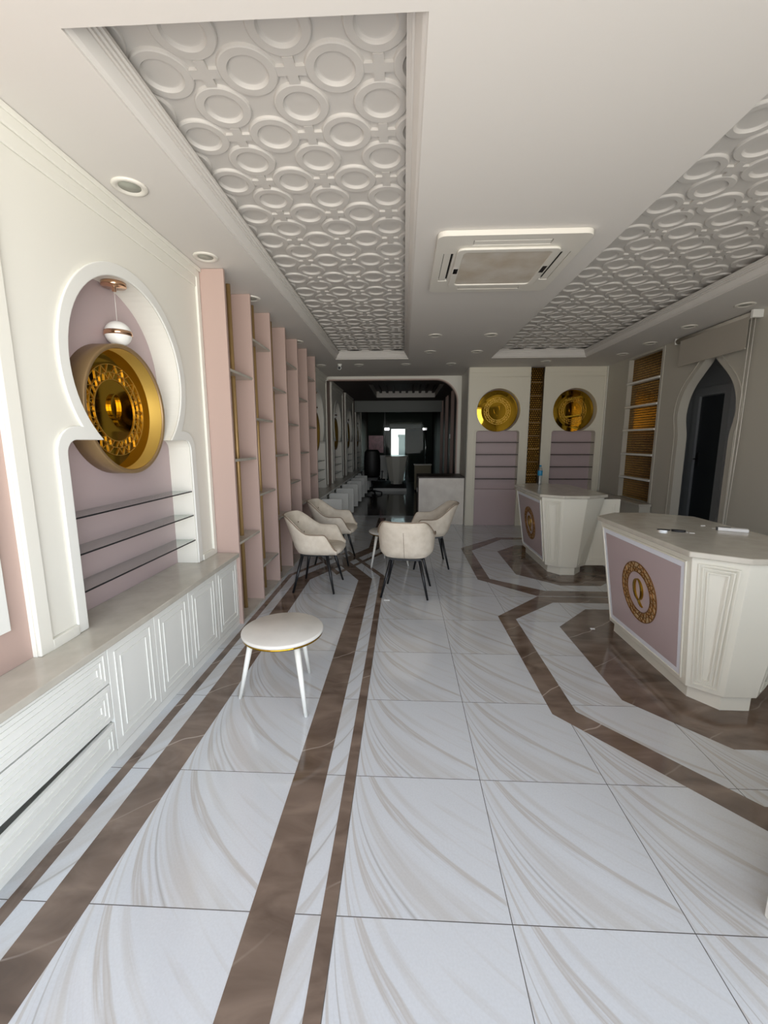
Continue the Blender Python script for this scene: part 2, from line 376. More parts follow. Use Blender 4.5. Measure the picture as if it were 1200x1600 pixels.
# ------------------------------------------------------------------ ceiling with two recessed relief trays
H = 2.97
T1 = (-1.153, .081, 1.60, 7.38)
T2 = (1.422, 2.959, 1.0, 7.38)
T3 = (-.85, .95, 10.5, 13.6)
mb = MB()
mb.plate(rect(X0, X1, Y0, Y1), [rect(*t) for t in (T1, T2, T3)], onC(H), -.04, 0)
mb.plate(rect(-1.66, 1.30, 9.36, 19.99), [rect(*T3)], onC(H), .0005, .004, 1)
for t in (T1, T2, T3):
    a, b, c, d = t; e = .02
    mb.box(a-e, a, c-e, d+e, H+.04, 3.2); mb.box(b, b+e, c-e, d+e, H+.04, 3.2); mb.box(a, b, c-e, c, H+.04, 3.2); mb.box(a, b, d, d+e, H+.04, 3.2)
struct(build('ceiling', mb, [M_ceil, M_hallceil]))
def crown(mb, a, b, c, d, sides):
    """stepped cornice round the inside of a tray; profile = (inset, height)"""
    prof = [(0, 0), (.010, 0), (.010, .010), (.018, .012), (.028, .020), (.044, .046), (.050, .056), (.050, .064), (.060, .064), (.060, .076), (.070, .078), (.070, .090), (.080, .092), (.080, .108), (0, .108)]
    P = lambda o: {'L': [(a+o, c), (a+o, d-o if 'F' in sides else d)], 'F': [(a+(o if 'L' in sides else 0), d-o), (b-(o if 'R' in sides else 0), d-o)], 'R': [(b-o, d-o if 'F' in sides else d), (b-o, c)]}
    for s in sides:
        l0 = []; l1 = []
        for o, h in prof:
            p, q = P(o)[s]; l0.append((p[0], p[1], H+h)); l1.append((q[0], q[1], H+h))
        mb.loft([l0, l1])
def relief(t, x_first, name):
    a, b, c, d = t; mb = MB(); zt = 3.122
    mb.box(a, b, c, d, zt, zt+.03)
    n = 56; ro, ri, hh = .124, .079, .013
    def ring(cx, cy):
        prof = [(ro, 0), (ro-.003, hh*.75), (ro-.008, hh), (ri+.005, hh), (ri, hh*.5), (ri-.006, .001), (ri-.012, 0)]
        loops = []
        for r, h in prof: loops.append([(min(max(cx+r*math.cos(2*PI*i/n), a), b), min(max(cy+r*math.sin(2*PI*i/n), c), d), zt-h) for i in range(n)])
        mb.loft(loops, 0, False, False, False)
    def cross(cx, cy):
        p, q, l, m = .022, .022, .060, .064
        if not (a+l < cx < b-l and c+m < cy < d-m): return
        mb.plate([(cx-l, cy-q), (cx-p, cy-q), (cx-p, cy-m), (cx+p, cy-m), (cx+p, cy-q), (cx+l, cy-q), (cx+l, cy+q), (cx+p, cy+q), (cx+p, cy+m), (cx-p, cy+m), (cx-p, cy+q), (cx-l, cy+q)], [], onC(zt), 0, hh-.0008)
    px, py = .358, .3715
    for j in range(-2, 20):
        for half in (0, 1):
            cy = 1.985+j*py+half*py/2
            for i in range(-3, 9):
                cx = x_first+i*px+half*px/2
                if a-ro < cx < b+ro and c-ro < cy < d+ro: ring(cx, cy)
                if half == 0: cross(cx+px/2, cy)
    return struct(build(name, mb, M_tray, recalc=True), 'recessed ceiling tray panel with linked ring relief')
relief(T1, -.647, 'trim_1')
relief(T2, 1.648, 'trim_2')
mb = MB(); crown(mb, T1[0], T1[1], T1[2], T1[3], 'LFR'); struct(build('trim_3', mb, M_ceil), 'cornice round the left ceiling tray')
mb = MB(); crown(mb, T2[0], T2[1], T2[2], T2[3], 'FR'); struct(build('trim_4', mb, M_ceil), 'cornice round the right ceiling tray')
mb = MB()
mb.box(T3[0], T3[1], T3[2], T3[3], 3.16, 3.18)
for i in range(9):
    x = T3[0]+.1+i*.2; mb.box(x, x+.07, T3[2], T3[3], 3.10, 3.16)
struct(build('trim_5', mb, M_darkbrown), 'dark ribbed ceiling recess of the back room')
mb = MB(); mb.box(-1.66, 1.3, 14.6, 14.75, 2.60, 2.97); mb.box(-1.66, 1.3, 14.57, 14.6, 2.66, 2.74)
struct(build('trim_6', mb, M_partition), 'ceiling beam across the back room')

# ------------------------------------------------------------------ walls
UN = [(1.715, 3.555), (7.38, 9.20), (9.80, 11.62), (12.15, 13.97), (14.75, 16.57)]
mb = MB()
mb.box(X0, -1.825, Y0, Y1, 0, H, 1)
seg = [(Y0, UN[0][0], 1), (UN[0][1], 3.57, 1), (3.57, 7.1, 1), (7.1, UN[1][0], 1)]+[(UN[i][1], UN[i+1][0], 1) for i in range(1, 4)]+[(UN[4][1], Y1, 1)]
for a, b, k in seg: mb.box(-1.825, -1.665, a, b, 0 if (3.56 < a < 7.1 or a > 16) else .661, H, k)
struct(build('wall_left', mb, [M_cream, M_pink]))
# pink wall left of the first unit carries a white frame moulding
mb = MB(); f = onL(-1.665)
for d0, d1, w1 in ((0, .06, .018), (.06, .085, .010)):
    mb.plate(inset(rect(.30, 1.615, .835, 2.62), d0), [inset(rect(.30, 1.615, .835, 2.62), d1)], f, .0005, w1)
struct(build('trim_7', mb, M_white, bevel=.003), 'white frame moulding on the pink wall at the left edge')

# right wall with the pointed arch opening and the mosaic niche
def ogee(yc, hw, hb, off=0, n=16):
    L = [(yc-hw-off, 0), (yc-hw-off, 1.62)]
    ctl = [(hw, 1.66), (hw+.012, 1.74), (hb, 1.90), (hb, 2.02), (hb-.04, 2.18), (hb-.13, 2.33), (hb-.27, 2.47), (hb-.38, 2.57), (.05, 2.66)]
    S = [(yc-x-off, zz+off*.25) for x, zz in ctl]
    # smooth
    def cr(p0, p1, p2, p3, t):
        return tuple(.5*((2*p1[k])+(-p0[k]+p2[k])*t+(2*p0[k]-5*p1[k]+4*p2[k]-p3[k])*t*t+(-p0[k]+3*p1[k]-3*p2[k]+p3[k])*t**3) for k in (0, 1))
    S2 = [(yc-hw-off, 1.58)]+S+[(yc, 2.72+off*1.1)]
    pts = []
    for i in range(len(S2)-1):
        a = S2[max(i-1, 0)]; b = S2[i]; c = S2[i+1]; d = S2[min(i+2, len(S2)-1)]
        for k in range(4): pts.append(cr(a, b, c, d, k/4))
    L = [(yc-hw-off, 0)]+pts+[(yc, 2.72+off*1.1)]
    return L+[(2*yc-x, zz) for x, zz in L[-2::-1]]
OG = ogee(5.55, .455, .505)
MOS = (6.55, 7.46, .70, 2.93)
XR = 3.70
mb = MB()
def outer_with_notch(y0, y1):
    i = OG
    return [(y0, 0)]+[p for p in i]+[(y1, 0), (y1, H), (y0, H)]
mb.plate(outer_with_notch(Y0, 9.3), [rect(*MOS)], onR(XR), -.11, 0)
mb.box(3.81, 4.75, Y0, 4.7, 0, H); mb.box(4.68, 4.75, 4.7, 7.5, 0, H); mb.box(3.81, 4.75, 7.5, 9.3, 0, H)
struct(build('wall_right', mb, M_grey))
mb = MB(); OT = ogee(5.55, .455, .505, .085)
def strip_loop(inner, outer, fn, w0, w1, mb):
    n = len(inner); vs = []
    for w in (w0, w1):
        vs += [fn(u, v, w) for u, v in inner]; vs += [fn(u, v, w) for u, v in outer]
    fs = []
    for i in range(n-1):
        fs += [(2*n+i, 2*n+i+1, 3*n+i+1, 3*n+i), (i, n+i, n+i+1, i+1), (i, i+1, 2*n+i+1, 2*n+i), (n+i, 3*n+i, 3*n+i+1, n+i+1)]
    fs += [(0, 2*n, 3*n, n), (n-1, 2*n-1, 4*n-1, 3*n-1)]
    mb.add(vs, fs)
strip_loop(OG, OT, onR(XR), .0005, .007, mb)
strip_loop(ogee(5.55, .455, .505, .075), ogee(5.55, .455, .505, .085), onR(XR), .007, .013, mb)
struct(build('trim_8', mb, M_grey), 'raised moulding round the pointed arch')
# dark passage behind the arch with its door
mb = MB(); mb.box(4.60, 4.68, 4.7, 7.5, 0, H); mb.box(3.811, 4.6, 4.7, 4.72, 0, H); mb.box(3.811, 4.6, 7.48, 7.5, 0, H)
struct(build('wall_passage', mb, M_door))
d = thing('panel_door', 'dark grey panelled door inside the pointed arch passage', 'door', (4.58, 6.68, 0)); d.name = 'door_1'; OFF['door_1'] = Vector((4.58, 6.68, 0)); del d['category']; d['kind'] = 'structure'
mb = MB(); f = onR(4.58); mb.plate(rect(6.30, 7.06, 0, 2.42), [rect(6.42, 6.94, 0.001, 2.30)], f, -.02, .05); build('door_frame', mb, M_door, d, bevel=.006)
mb = MB(); mb.box(4.56, 4.58, 6.43, 6.93, 0.004, 2.29); build('door_leaf', mb, M_doorp, d)
mb = MB(); mb.tube([(4.55, 6.87, 1.35), (4.50, 6.87, 1.35), (4.50, 6.77, 1.35)], .011, 8); mb.box(4.545, 4.56, 6.845, 6.895, 1.25, 1.45); build('door_handle', mb, M_black, d)

# back wall block, arch wall, back room walls
NB = [(1.765, 1.365, 2.168), (3.165, 2.765, 3.568)]
mb = MB(); mb.box(1.2, 3.9, 8.47, 9.3, 0, H); mb.box(1.2, 1.24, 8.27, 8.47, 0, H); mb.box(3.69, 3.9, 8.2, 8.47, 0, H)
struct(build('wall_back', mb, M_cream))
mb = MB()
arc = [(.66+.45*math.cos(t), 2.44+.45*math.sin(t)) for t in [PI/2*i/14 for i in range(15)]]
mb.plate([(1.20, 0), (1.20, H), (-1.664, H), (-1.664, 2.89)]+arc[::-1]+[(1.11, 0)], [], onB(9.30), -.06, .05, 0, 1)
struct(build('wall_arch', mb, [M_cream, M_pink]))
mb = MB(); strip = [(1.135, .0), (1.135, 2.44)]
o_arc = [(.66+.475*math.cos(t), 2.44+.475*math.sin(t)) for t in [PI/2*i/14 for i in range(15)]]
inn = [(1.11, 0.945)]+arc+[(-1.60, 2.89)]; out = [(1.135, .945)]+o_arc+[(-1.60, 2.915)]
strip_loop(inn, out, onB(9.25), .0005, .012, mb)
struct(build('trim_9', mb, M_pink), 'pink edge moulding of the wide rounded opening')
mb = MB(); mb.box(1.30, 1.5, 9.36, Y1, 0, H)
struct(build('wall_hall', mb, M_darkbrown))  # wall colour darkened to stand in for the back room's shade
mb = MB()
for yy, c in ((9.9, 0), (10.35, 0), (11.4, 0), (11.75, 0), (12.9, 0), (13.3, 0), (14.5, 0), (15.0, 0)):
    mb.box(1.255, 1.30, yy, yy+.035, .0, H-.02)
struct(build('trim_10', mb, M_pink), 'slim upright battens on the right wall of the back room')
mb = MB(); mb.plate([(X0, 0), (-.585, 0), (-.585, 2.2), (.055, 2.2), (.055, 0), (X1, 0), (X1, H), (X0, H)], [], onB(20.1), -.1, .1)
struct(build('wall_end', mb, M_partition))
mb = MB(); mb.box(FRONT_X1, 3.9, FRONT_Y-.15, FRONT_Y, 0, H); struct(build('wall_front', mb, M_grey))
mb = MB(); mb.box(-.585, .055, 20.08, 20.09, 0, 2.2); struct(build('window_1', mb, M_glass), 'bright glazed way out at the far end')
# building outside seen through the way out
o = tag(build('building', MB().box(-.36, 3, 30, 34, 0, 1.95).box(-.42, 3.05, 29.9, 34.1, 1.95, 2.1), M_concrete, loc=(1.2, 32, 0)), 'grey block building outside seen through the bright far doorway', 'building')
# patio outside
o = struct(build('floor_outside', MB().box(-8, 9, 20.0, 40, -.1, -.05), M_concrete))

# ------------------------------------------------------------------ keyhole display niches
def keyhole(yc, zc, r, yl, yr, zt, zb, cr_, off=0, n=28):
    a = zt+off; R = r+off; dy = math.sqrt(max(R*R-(zc-a)**2, 1e-6)); rr = cr_+off
    L = [(yl-off, zb)]
    for i in range(7):
        t = PI-PI/2*i/6; L.append((yl-off+rr+rr*math.cos(t), a-rr+rr*math.sin(t)))
    t0 = math.atan2(a-zc, -dy); t1 = math.atan2(a-zc, dy)
    if t0 < 0: t0 += 2*PI
    m = 2*n
    for i in range(m+1):
        t = t0+(t1-t0)*i/m; L.append((yc+R*math.cos(t), zc+R*math.sin(t)))
    for i in range(7):
        t = PI/2-PI/2*i/6; L.append((yr+off-rr+rr*math.cos(t), a-rr+rr*math.sin(t)))
    L.append((yr+off, zb))
    return L
def lattice(mb, R, fn, w0, w1, seedv=3, fine=1.):
    """emblem ring: three hoops with zig zag triangles between them"""
    rnd = random.Random(seedv)
    r0, r1, r2 = R, R*.83, R*.68; t = R*.028*fine
    for r in (r0, r1, r2): mb.plate(circle(0, 0, r, 56), [circle(0, 0, r-t, 56)], fn, w0, w1)
    def stick(p, q, wd):
        p = Vector(p); q = Vector(q); d = (q-p).normalized(); nn = Vector((-d.y, d.x))*wd/2
        mb.plate([tuple(p-nn), tuple(q-nn), tuple(q+nn), tuple(p+nn)], [], fn, w0, w1*.9+w0*.1)
    for ra, rb, m in ((r0-t, r1, 26), (r1-t, r2, 30)):
        for i in range(m):
            a = 2*PI*i/m+rnd.uniform(-.02, .02); b = 2*PI*(i+.5)/m; c = 2*PI*(i+1)/m
            A = (ra*math.cos(a), ra*math.sin(a)); B = (rb*math.cos(b), rb*math.sin(b)); D = (ra*math.cos(c), ra*math.sin(c))
            stick(A, B, t*.8)
            if i % 3: stick(B, D, t*.8)
def letter_q(mb, h, fn, w0, w1):
    """tall serif Q with thick sides and a swash tail"""
    n = 40; a, b = h*.30, h*.40; ai, bi = h*.185, h*.380; cy = h*.10
    mb.plate([(a*math.cos(2*PI*i/n), cy+b*math.sin(2*PI*i/n)) for i in range(n)], [[(ai*math.cos(2*PI*i/n), cy+bi*math.sin(2*PI*i/n)) for i in range(n)]], fn, w0, w1)
    tail = [(-.06, -.27), (.04, -.27), (.08, -.36), (.15, -.44), (.24, -.50), (.12, -.49), (.03, -.43), (-.02, -.36)]
    mb.plate([(x*h, y*h) for x, y in tail], [], fn, w0, w1)
ORD = ['nearest', 'second', 'third', 'fourth', 'farthest']
ZC = .661
def display_niche(i):
    y0, y1 = UN[i]; yc = (y0+y1)/2-.01; t = thing('display_niche', [
        'white keyhole arch display niche nearest the camera, above the drawers and low cabinets',
        'white keyhole arch niche just beyond the pink ladder of shelves on the left',
        'white keyhole arch niche in the dark left wall, first one past the opening',
        'white keyhole arch niche in the dark left wall, second one past the opening',
        'white keyhole arch niche in the dark left wall, deepest one by the office chair'][i], 'niche', (-1.645, (y0+y1)/2, ZC), 'keyhole niches along the left wall')
    K = lambda off=0: keyhole(yc+.0, 2.03, .525, yc-.605, yc+.61, 1.63, ZC, .07, off)
    f = onL(-1.645)
    k = K(); mb = MB()
    mb.plate([(y0, ZC)]+k+[(y1, ZC), (y1, H-.002), (y0, H-.002)], [], f, -.165, 0)
    build('face_panel', mb, M_cream, t)
    mb = MB(); strip_loop(K(.0), K(.068), f, .0005, .014, mb); build('arch_moulding', mb, M_white, t, bevel=.006, seg=3)
    mb = MB(); mb.box(-1.818, -1.811, y0, y1, ZC, H-.002); build('back_panel', mb, M_mauve, t)
    mb = MB()
    mb.plate(rect(y0, y0+.07, ZC, H-.002), [], f, .0005, .02); mb.plate(rect(y1-.05, y1, ZC, H-.002), [], f, .0005, .02)
    mb.plate(rect(y0+.07, y1-.05, 2.82, H-.002), [], f, .0005, .012); mb.plate(rect(y0+.07, y1-.05, 2.89, H-.002), [], f, .012, .026); mb.plate(rect(y0, y1, 2.94, H-.002), [], f, .026, .036)
    mb.plate(rect(y0+.07, yc-.605-.068, ZC, ZC+.05), [], f, .0005, .02); mb.plate(rect(yc+.61+.068, y1-.05, ZC, ZC+.05), [], f, .0005, .02)
    build('frame_moulding', mb, M_cream, t, bevel=.005)
    for zz in (1.241, 1.052, .853):
        mb = MB(); mb.box(-1.808, -1.652, yc-.60, yc+.605, zz-.008, zz); s = build('glass_shelf', mb, M_glass, t)
        mb = MB(); mb.box(-1.652, -1.648, yc-.60, yc+.605, zz-.008, zz); build('shelf_edge', mb, M_black, s)
    return t, yc
YC = []
for i in range(5):
    t, yc = display_niche(i); YC.append(yc)
# gold emblem bowl hung in the niche
def gold_sign(loc, label):
    t = thing('gold_emblem_sign', label, 'wall sign', loc, 'round gold emblem signs in the left niches')
    fn0 = lambda x, y, z_: (z_, x, y)          # local: disc axis along +x
    R = .385
    mb = MB(); mb.lathe([(R, .0), (R, .122), (R-.004, .126), (R-.02, .126), (R-.024, .122), (R-.024, .0)], n=72, fn=fn0); build('rim', mb, M_tan, t, local=True)
    mb = MB(); mb.lathe([(R-.0245, .006), (R-.0245, .115), (R-.028, .115), (R-.028, .006)], n=72, fn=fn0); build('inner_band', mb, M_goldsat, t, local=True)
    mb = MB(); mb.lathe([(R-.026, .002), (R-.026, .03), (0, .03)], n=72, fn=fn0, sm=False); build('mirror_disc', mb, M_gold, t, local=True)
    f = lambda u, v, w_: (w_, u, v)
    mb = MB(); lattice(mb, .275, f, .031, .037, 3, .42); build('lattice_ring', mb, M_goldsat, t, local=True)
    mb = MB(); letter_q(mb, .20, f, .031, .046); build('monogram', mb, M_gold, t, local=True)
    return t
SGL = ['round gold emblem bowl hung in the nearest keyhole niche, above the glass shelves', 'round gold emblem bowl in the niche just beyond the pink shelves',
       'round gold emblem bowl in the first niche past the opening', 'round gold emblem bowl in the second niche past the opening', 'round gold emblem bowl in the deepest left niche']
g0 = gold_sign((-1.8105, YC[0]-.01, 1.81), SGL[0])
for i in range(1, 5): dup(g0, (-1.8105, YC[i]-.01, 1.81), label=SGL[i])
def pendant(loc, label):
    """loc = point on the niche soffit"""
    t = thing('pendant_lamp', label, 'lamp', loc, 'globe pendants in the left niches')
    mb = MB(); mb.lathe([(.0, 0), (.066, -.002), (.068, -.022), (.064, -.026), (.012, -.028), (.012, -.05), (.0, -.052)][::-1], n=32); build('canopy', mb, M_copper, t, local=True)
    mb = MB(); mb.tube([(0, 0, -.05), (0, 0, -.22)], .0013, 6); build('cord', mb, M_white, t, local=True)
    r = .073
    P = [(r*math.cos(a), -.29+r*math.sin(a)) for a in [-PI/2+PI*k/16 for k in range(17)]]
    mb = MB(); mb.lathe(P, n=36); build('globe', mb, M_opal, t, local=True)
    mb = MB(); mb.lathe([(r-.002, -.29-.012), (r+.003, -.29-.012), (r+.003, -.29+.014), (r-.002, -.29+.014)], n=36); build('band', mb, M_copper, t, local=True)
    return t
PEL = ['small white globe pendant with copper band in the nearest keyhole niche', 'white globe pendant in the niche just beyond the pink shelves', 'white globe pendant in the first niche past the opening',
       'white globe pendant in the second niche past the opening', 'white globe pendant in the deepest left niche']
p0 = pendant((-1.727, YC[0]+.01, 2.553), PEL[0])
for i in range(1, 5): dup(p0, (-1.727, YC[i]+.01, 2.553), label=PEL[i])

# ------------------------------------------------------------------ low cabinets along the left wall
def front_panel(name, y0, y1, z0, z1, parent, ins, x=-1.46, th=.02, rw=.006, m=None):
    mb = MB(); mb.box(x-th, x, y0, y1, z0, z1)
    o = build(name, mb, m or M_white, parent, bevel=.002)
    mb = MB(); f = onL(x)
    for d in ins: frame(mb, rect(y0, y1, z0, z1), d, rw, f, .0003, .004)
    build('ridge_moulding', mb, m or M_white, o)
    return o
t = thing('drawer_cabinet', 'white three-drawer low cabinet at the bottom left, lowest drawer slightly open', 'cabinet', (-1.64, 1.42, 0))
mb = MB(); mb.box(-1.82, -1.80, .93, 1.895, .05, .62); mb.box(-1.80, -1.485, .93, .948, .05, .62); mb.box(-1.80, -1.485, 1.877, 1.895, .05, .62); mb.box(-1.80, -1.485, .948, 1.877, .05, .066); mb.box(-1.80, -1.485, .948, 1.877, .604, .62); build('body', mb, [M_white], t)
mb = MB(); mb.box(-1.80, -1.465, .93, 1.895, 0, .05); build('plinth', mb, M_white, t)
front_panel('drawer', .935, 1.892, .432, .618, t, (.022, .046, .070))
front_panel('drawer', .935, 1.892, .236, .424, t, (.022, .046, .070))
d3 = front_panel('drawer', .935, 1.892, .052, .214, t, (.022, .046))
# the lowest drawer hangs a little out of line
ang = math.radians(2.4); pv = Vector((-1.46+1.64, 1.892-1.42, 0)); rot = Matrix.Rotation(ang, 3, 'Z'); d3.rotation_euler = (0, 0, ang); d3.location = pv-rot @ pv
for nm, a, b, lb in (('door_cabinet', 1.897, 2.695, 'white two-door low cabinet right beside the drawers'), ('door_cabinet', 2.699, 3.555, 'white two-door low cabinet at the end by the pink shelves')):
    t = thing(nm, lb, 'cabinet', (-1.64, (a+b)/2, 0), 'white low cabinets under the nearest niche')
    mb = MB(); mb.box(-1.82, -1.485, a, b, .05, .62); build('body', mb, M_white, t); mb = MB(); mb.box(-1.80, -1.465, a, b, 0, .05); build('plinth', mb, M_white, t)
    m_ = (a+b)/2
    front_panel('door', a+.002, m_-.002, .056, .618, t, (.045, .086)); front_panel('door', m_+.002, b-.002, .056, .618, t, (.045, .086))
mb = MB(); mb.box(-1.822, -1.432, -.55, 3.553, .624, .66)
tag(build('countertop', mb, M_stone, loc=(-1.63, 1.5, .624), bevel=.004), 'beige stone countertop running over the near white low cabinets', 'worktop')
# cabinets of the back room, each with one door standing open
mb = MB(); mb.box(-1.822, -1.432, 7.15, 16.56, .624, .66)
tag(build('countertop', mb, M_stone, loc=(-1.63, 12, .624), bevel=.004), 'beige stone countertop over the far row of cabinets with open doors', 'worktop')
ON = ['first', 'second', 'third', 'fourth', 'fifth', 'sixth', 'seventh', 'eighth', 'ninth']
proto = None
for k in range(9):
    y = 7.15+.885*k; lb = 'white low cabinet with open door, %s in the far row from the pink shelves' % ON[k]
    if proto is None:
        t = proto = thing('open_cabinet', lb, 'cabinet', (-1.64, y, 0), 'far cabinets with open doors')
        mb = MB(); mb.box(-1.82, -1.80, y, y+.88, .05, .62); mb.box(-1.80, -1.485, y, y+.018, .05, .62); mb.box(-1.80, -1.485, y+.862, y+.88, .05, .62); mb.box(-1.80, -1.485, y+.018, y+.862, .05, .07); mb.box(-1.80, -1.485, y+.018, y+.862, .60, .62)
        build('body', mb, M_white, t); mb = MB(); mb.box(-1.80, -1.50, y, y+.88, 0, .05); build('plinth', mb, M_dark, t)
        mb = MB(); mb.box(-1.482, -1.462, y+.44, y+.877, .07, .617); build('closed_door', mb, M_white, t, bevel=.002)
        mb = MB(); mb.box(-1.478, -1.095, y+.32, y+.34, .075, .61); o = build('open_door', mb, M_white, t, bevel=.002)
        mb = MB(); mb.box(-1.49, -1.40, y+.34, y+.36, .50, .53); build('hinge', mb, M_black, o)
    else: dup(proto, (-1.64, y, 0), label=lb)

# ------------------------------------------------------------------ pink ladder of shelves
t = thing('shelving_unit', 'tall pink floor-to-ceiling shelving with brass poles and staggered small shelves', 'shelving', (-1.54, 5.33, 0))
mb = MB(); mb.box(-1.662, -1.625, 3.56, 7.10, 0, H-.002); build('back_board', mb, M_pink, t)
YD = [3.572+.585*k for k in range(7)]
for k, y in enumerate(YD):
    mb = MB(); mb.box(-1.625, -1.432, y-.014, y+.014, 0.0, H-.002); build('upright', mb, M_pink, t, bevel=.002)
for k in range(6):
    a, b = YD[k]+.014, YD[k+1]-.014; ym = (a+b)/2+.03
    zs = (2.22, 1.472, .742) if k % 2 == 0 else (2.592, 1.85, 1.10, .355)
    mb = MB(); mb.tube([(-1.532, ym, .021), (-1.532, ym, H-.004)], .019, 16); build('pole', mb, M_brass, t)
    for zz in zs:
        mb = MB(); mb.box(-1.625, -1.440, a, b, zz-.022, zz); build('shelf', mb, M_stone, t, bevel=.002)
    mb = MB(); mb.box(-1.625, -1.436, a, b, 0.0, .02); build('base_slab', mb, M_stone, t)

# ------------------------------------------------------------------ back wall niches and mosaic strip
def back_panel_unit(i):
    yc, xl, xr = NB[i]; a, b = ((1.206, 2.325), (2.578, 3.685))[i]
    t = thing('display_niche', ('tall cream panel with round-topped mauve niche on the back wall, left of the gold mosaic', 'tall cream panel with round-topped mauve niche on the back wall, right of the gold mosaic')[i], 'niche', ((a+b)/2, 8.24, 0), 'round topped niches on the back wall')
    f = onB(8.24)
    k = keyhole(yc, 2.19, .40, xl, xr, 1.82, 0, .05)
    mb = MB(); mb.plate([(a, 0)]+k+[(b, 0), (b, H-.002), (a, H-.002)], [], f, -.17, 0); build('face_panel', mb, M_ivory, t)
    mb = MB(); mb.box(a, b, 8.411, 8.42, 0, H-.002); build('back_panel', mb, M_mauve, t)
    mb = MB(); strip_loop(k, keyhole(yc, 2.19, .40, xl, xr, 1.82, 0, .05, .035), f, .0004, .010, mb); build('arch_moulding', mb, M_ivory, t, bevel=.004)
    mb = MB(); mb.plate(rect(a, b, 2.80, H-.002), [], f, .0004, .010); mb.plate(rect(a, b, 2.87, H-.002), [], f, .010, .020); mb.plate(rect(a, a+.03, 0, 2.8), [], f, .0004, .010); mb.plate(rect(b-.03, b, 0, 2.8), [], f, .0004, .010); build('frame_moulding', mb, M_ivory, t, bevel=.003)
    for zz in (1.607, 1.379, 1.148, .915):
        mb = MB(); mb.box(xl, xr, 8.262, 8.409, zz-.010, zz); s = build('glass_shelf', mb, M_glass, t)
        mb = MB(); mb.box(xl, xr, 8.254, 8.262, zz-.012, zz+.002); build('shelf_edge', mb, M_darkbrown, s)
    mb = MB(); mb.box(xl, xr, 8.30, 8.409, 0.001, .705); build('base_box', mb, M_mauve, t)
for i in (0, 1): back_panel_unit(i)
def gold_disc(loc, label):
    t = thing('gold_emblem_disc', label, 'wall sign', loc, 'mirror gold discs on the back wall')
    fn0 = lambda x, y, z_: (x, -z_, y)
    mb = MB(); mb.lathe([(.385, 0), (.385, .05), (.38, .056), (.30, .060), (.0, .060)], n=64, fn=fn0, sm=False); build('mirror_disc', mb, M_gold, t, local=True)
    f = lambda u, v, w_: (u, -w_, v)
    mb = MB(); lattice(mb, .25, f, .059, .064, 3, .6); build('lattice_ring', mb, M_goldsat, t, local=True)
    mb = MB(); letter_q(mb, .22, f, .0595, .066); build('monogram', mb, M_gold, t, local=True)
    return t
gd = gold_disc((NB[0][0], 8.409, 2.19), 'mirror-gold disc in the back wall niche left of the mosaic strip')
dup(gd, (NB[1][0], 8.409, 2.19), label='mirror-gold disc in the back wall niche right of the mosaic strip')
t = thing('mosaic_strip', 'narrow upright strip of gold mosaic between the two back wall niches', 'wall panel', (2.45, 8.30, 0))
mb = MB(); mb.box(2.337, 2.566, 8.32, 8.40, 0.0, H-.002); build('mosaic', mb, M_mosx, t)
mb = MB()
for k in range(11): mb.box(2.337, 2.566, 8.312, 8.32, .25+.245*k, .262+.245*k)
build('seam_strips', mb, M_tan, t)
mb = MB(); mb.box(2.327, 2.337, 8.24, 8.40, 0, H-.002); mb.box(2.566, 2.576, 8.24, 8.40, 0, H-.002); build('edge_strip', mb, M_darkbrown, t)

# ------------------------------------------------------------------ right wall mosaic niche
t = thing('mosaic_shelf_niche', 'tall recess of gold mosaic with five white shelves on the right wall', 'niche', (3.8, 7.0, .70))
mb = MB(); mb.box(3.765, 3.808, MOS[0]+.001, MOS[1]-.001, MOS[2]+.001, MOS[3]-.001); build('mosaic', mb, M_mosy, t)
for zz in (2.56, 2.185, 1.815, 1.43, 1.05):
    mb = MB(); mb.box(3.675, 3.764, MOS[0]+.002, MOS[1]-.002, zz-.03, zz); build('shelf', mb, M_white, t, bevel=.003)
mb = MB(); mb.plate(rect(MOS[0]-.05, MOS[1]+.05, MOS[2], MOS[3]+.03), [rect(MOS[0]-.0, MOS[1]+.0, MOS[2]+.0001, MOS[3])], onR(XR), .0005, .012); build('surround', mb, M_grey, t, bevel=.003)
t = thing('low_ledge', 'low plain grey ledge with stone top below the gold mosaic shelves', 'ledge', (3.6, 7.3, 0))
mb = MB(); mb.box(3.52, 3.685, 6.45, 8.18, .0, .66); build('body', mb, M_grey, t, bevel=.003)
mb = MB(); mb.box(3.50, 3.685, 6.43, 8.19, .66, .695); build('top_slab', mb, M_stone, t, bevel=.003)

# roller blind
t = thing('roller_blind', 'grey roller blind rolled partway down over the pointed arch', 'blind', (3.64, 5.45, 2.93))
mb = MB(); mb.tube([(3.635, 4.86, 2.925), (3.635, 6.12, 2.925)], .034, 18); build('roller', mb, M_blind, t)
mb = MB(); mb.box(3.605, 3.608, 4.90, 6.02, 2.60, 2.925); build('fabric', mb, M_blind, t)
mb = MB(); mb.box(3.600, 3.613, 4.90, 6.02, 2.585, 2.603); build('bottom_bar', mb, M_blind, t, bevel=.003)
mb = MB(); mb.box(3.59, 3.698, 4.83, 4.865, 2.885, 2.965); build('bracket', mb, M_white, t, bevel=.004)
mb = MB(); mb.box(3.60, 3.698, 6.12, 6.14, 2.89, 2.965); build('bracket', mb, M_white, t, bevel=.004)
mb = MB(); mb.tube([(3.615, 4.875, 2.90), (3.618, 4.885, 1.7), (3.62, 4.90, .62)], .004, 6); mb.tube([(3.655, 4.875, 2.90), (3.655, 4.885, 1.7), (3.64, 4.90, .62)], .004, 6); build('chain', mb, M_acw, t)

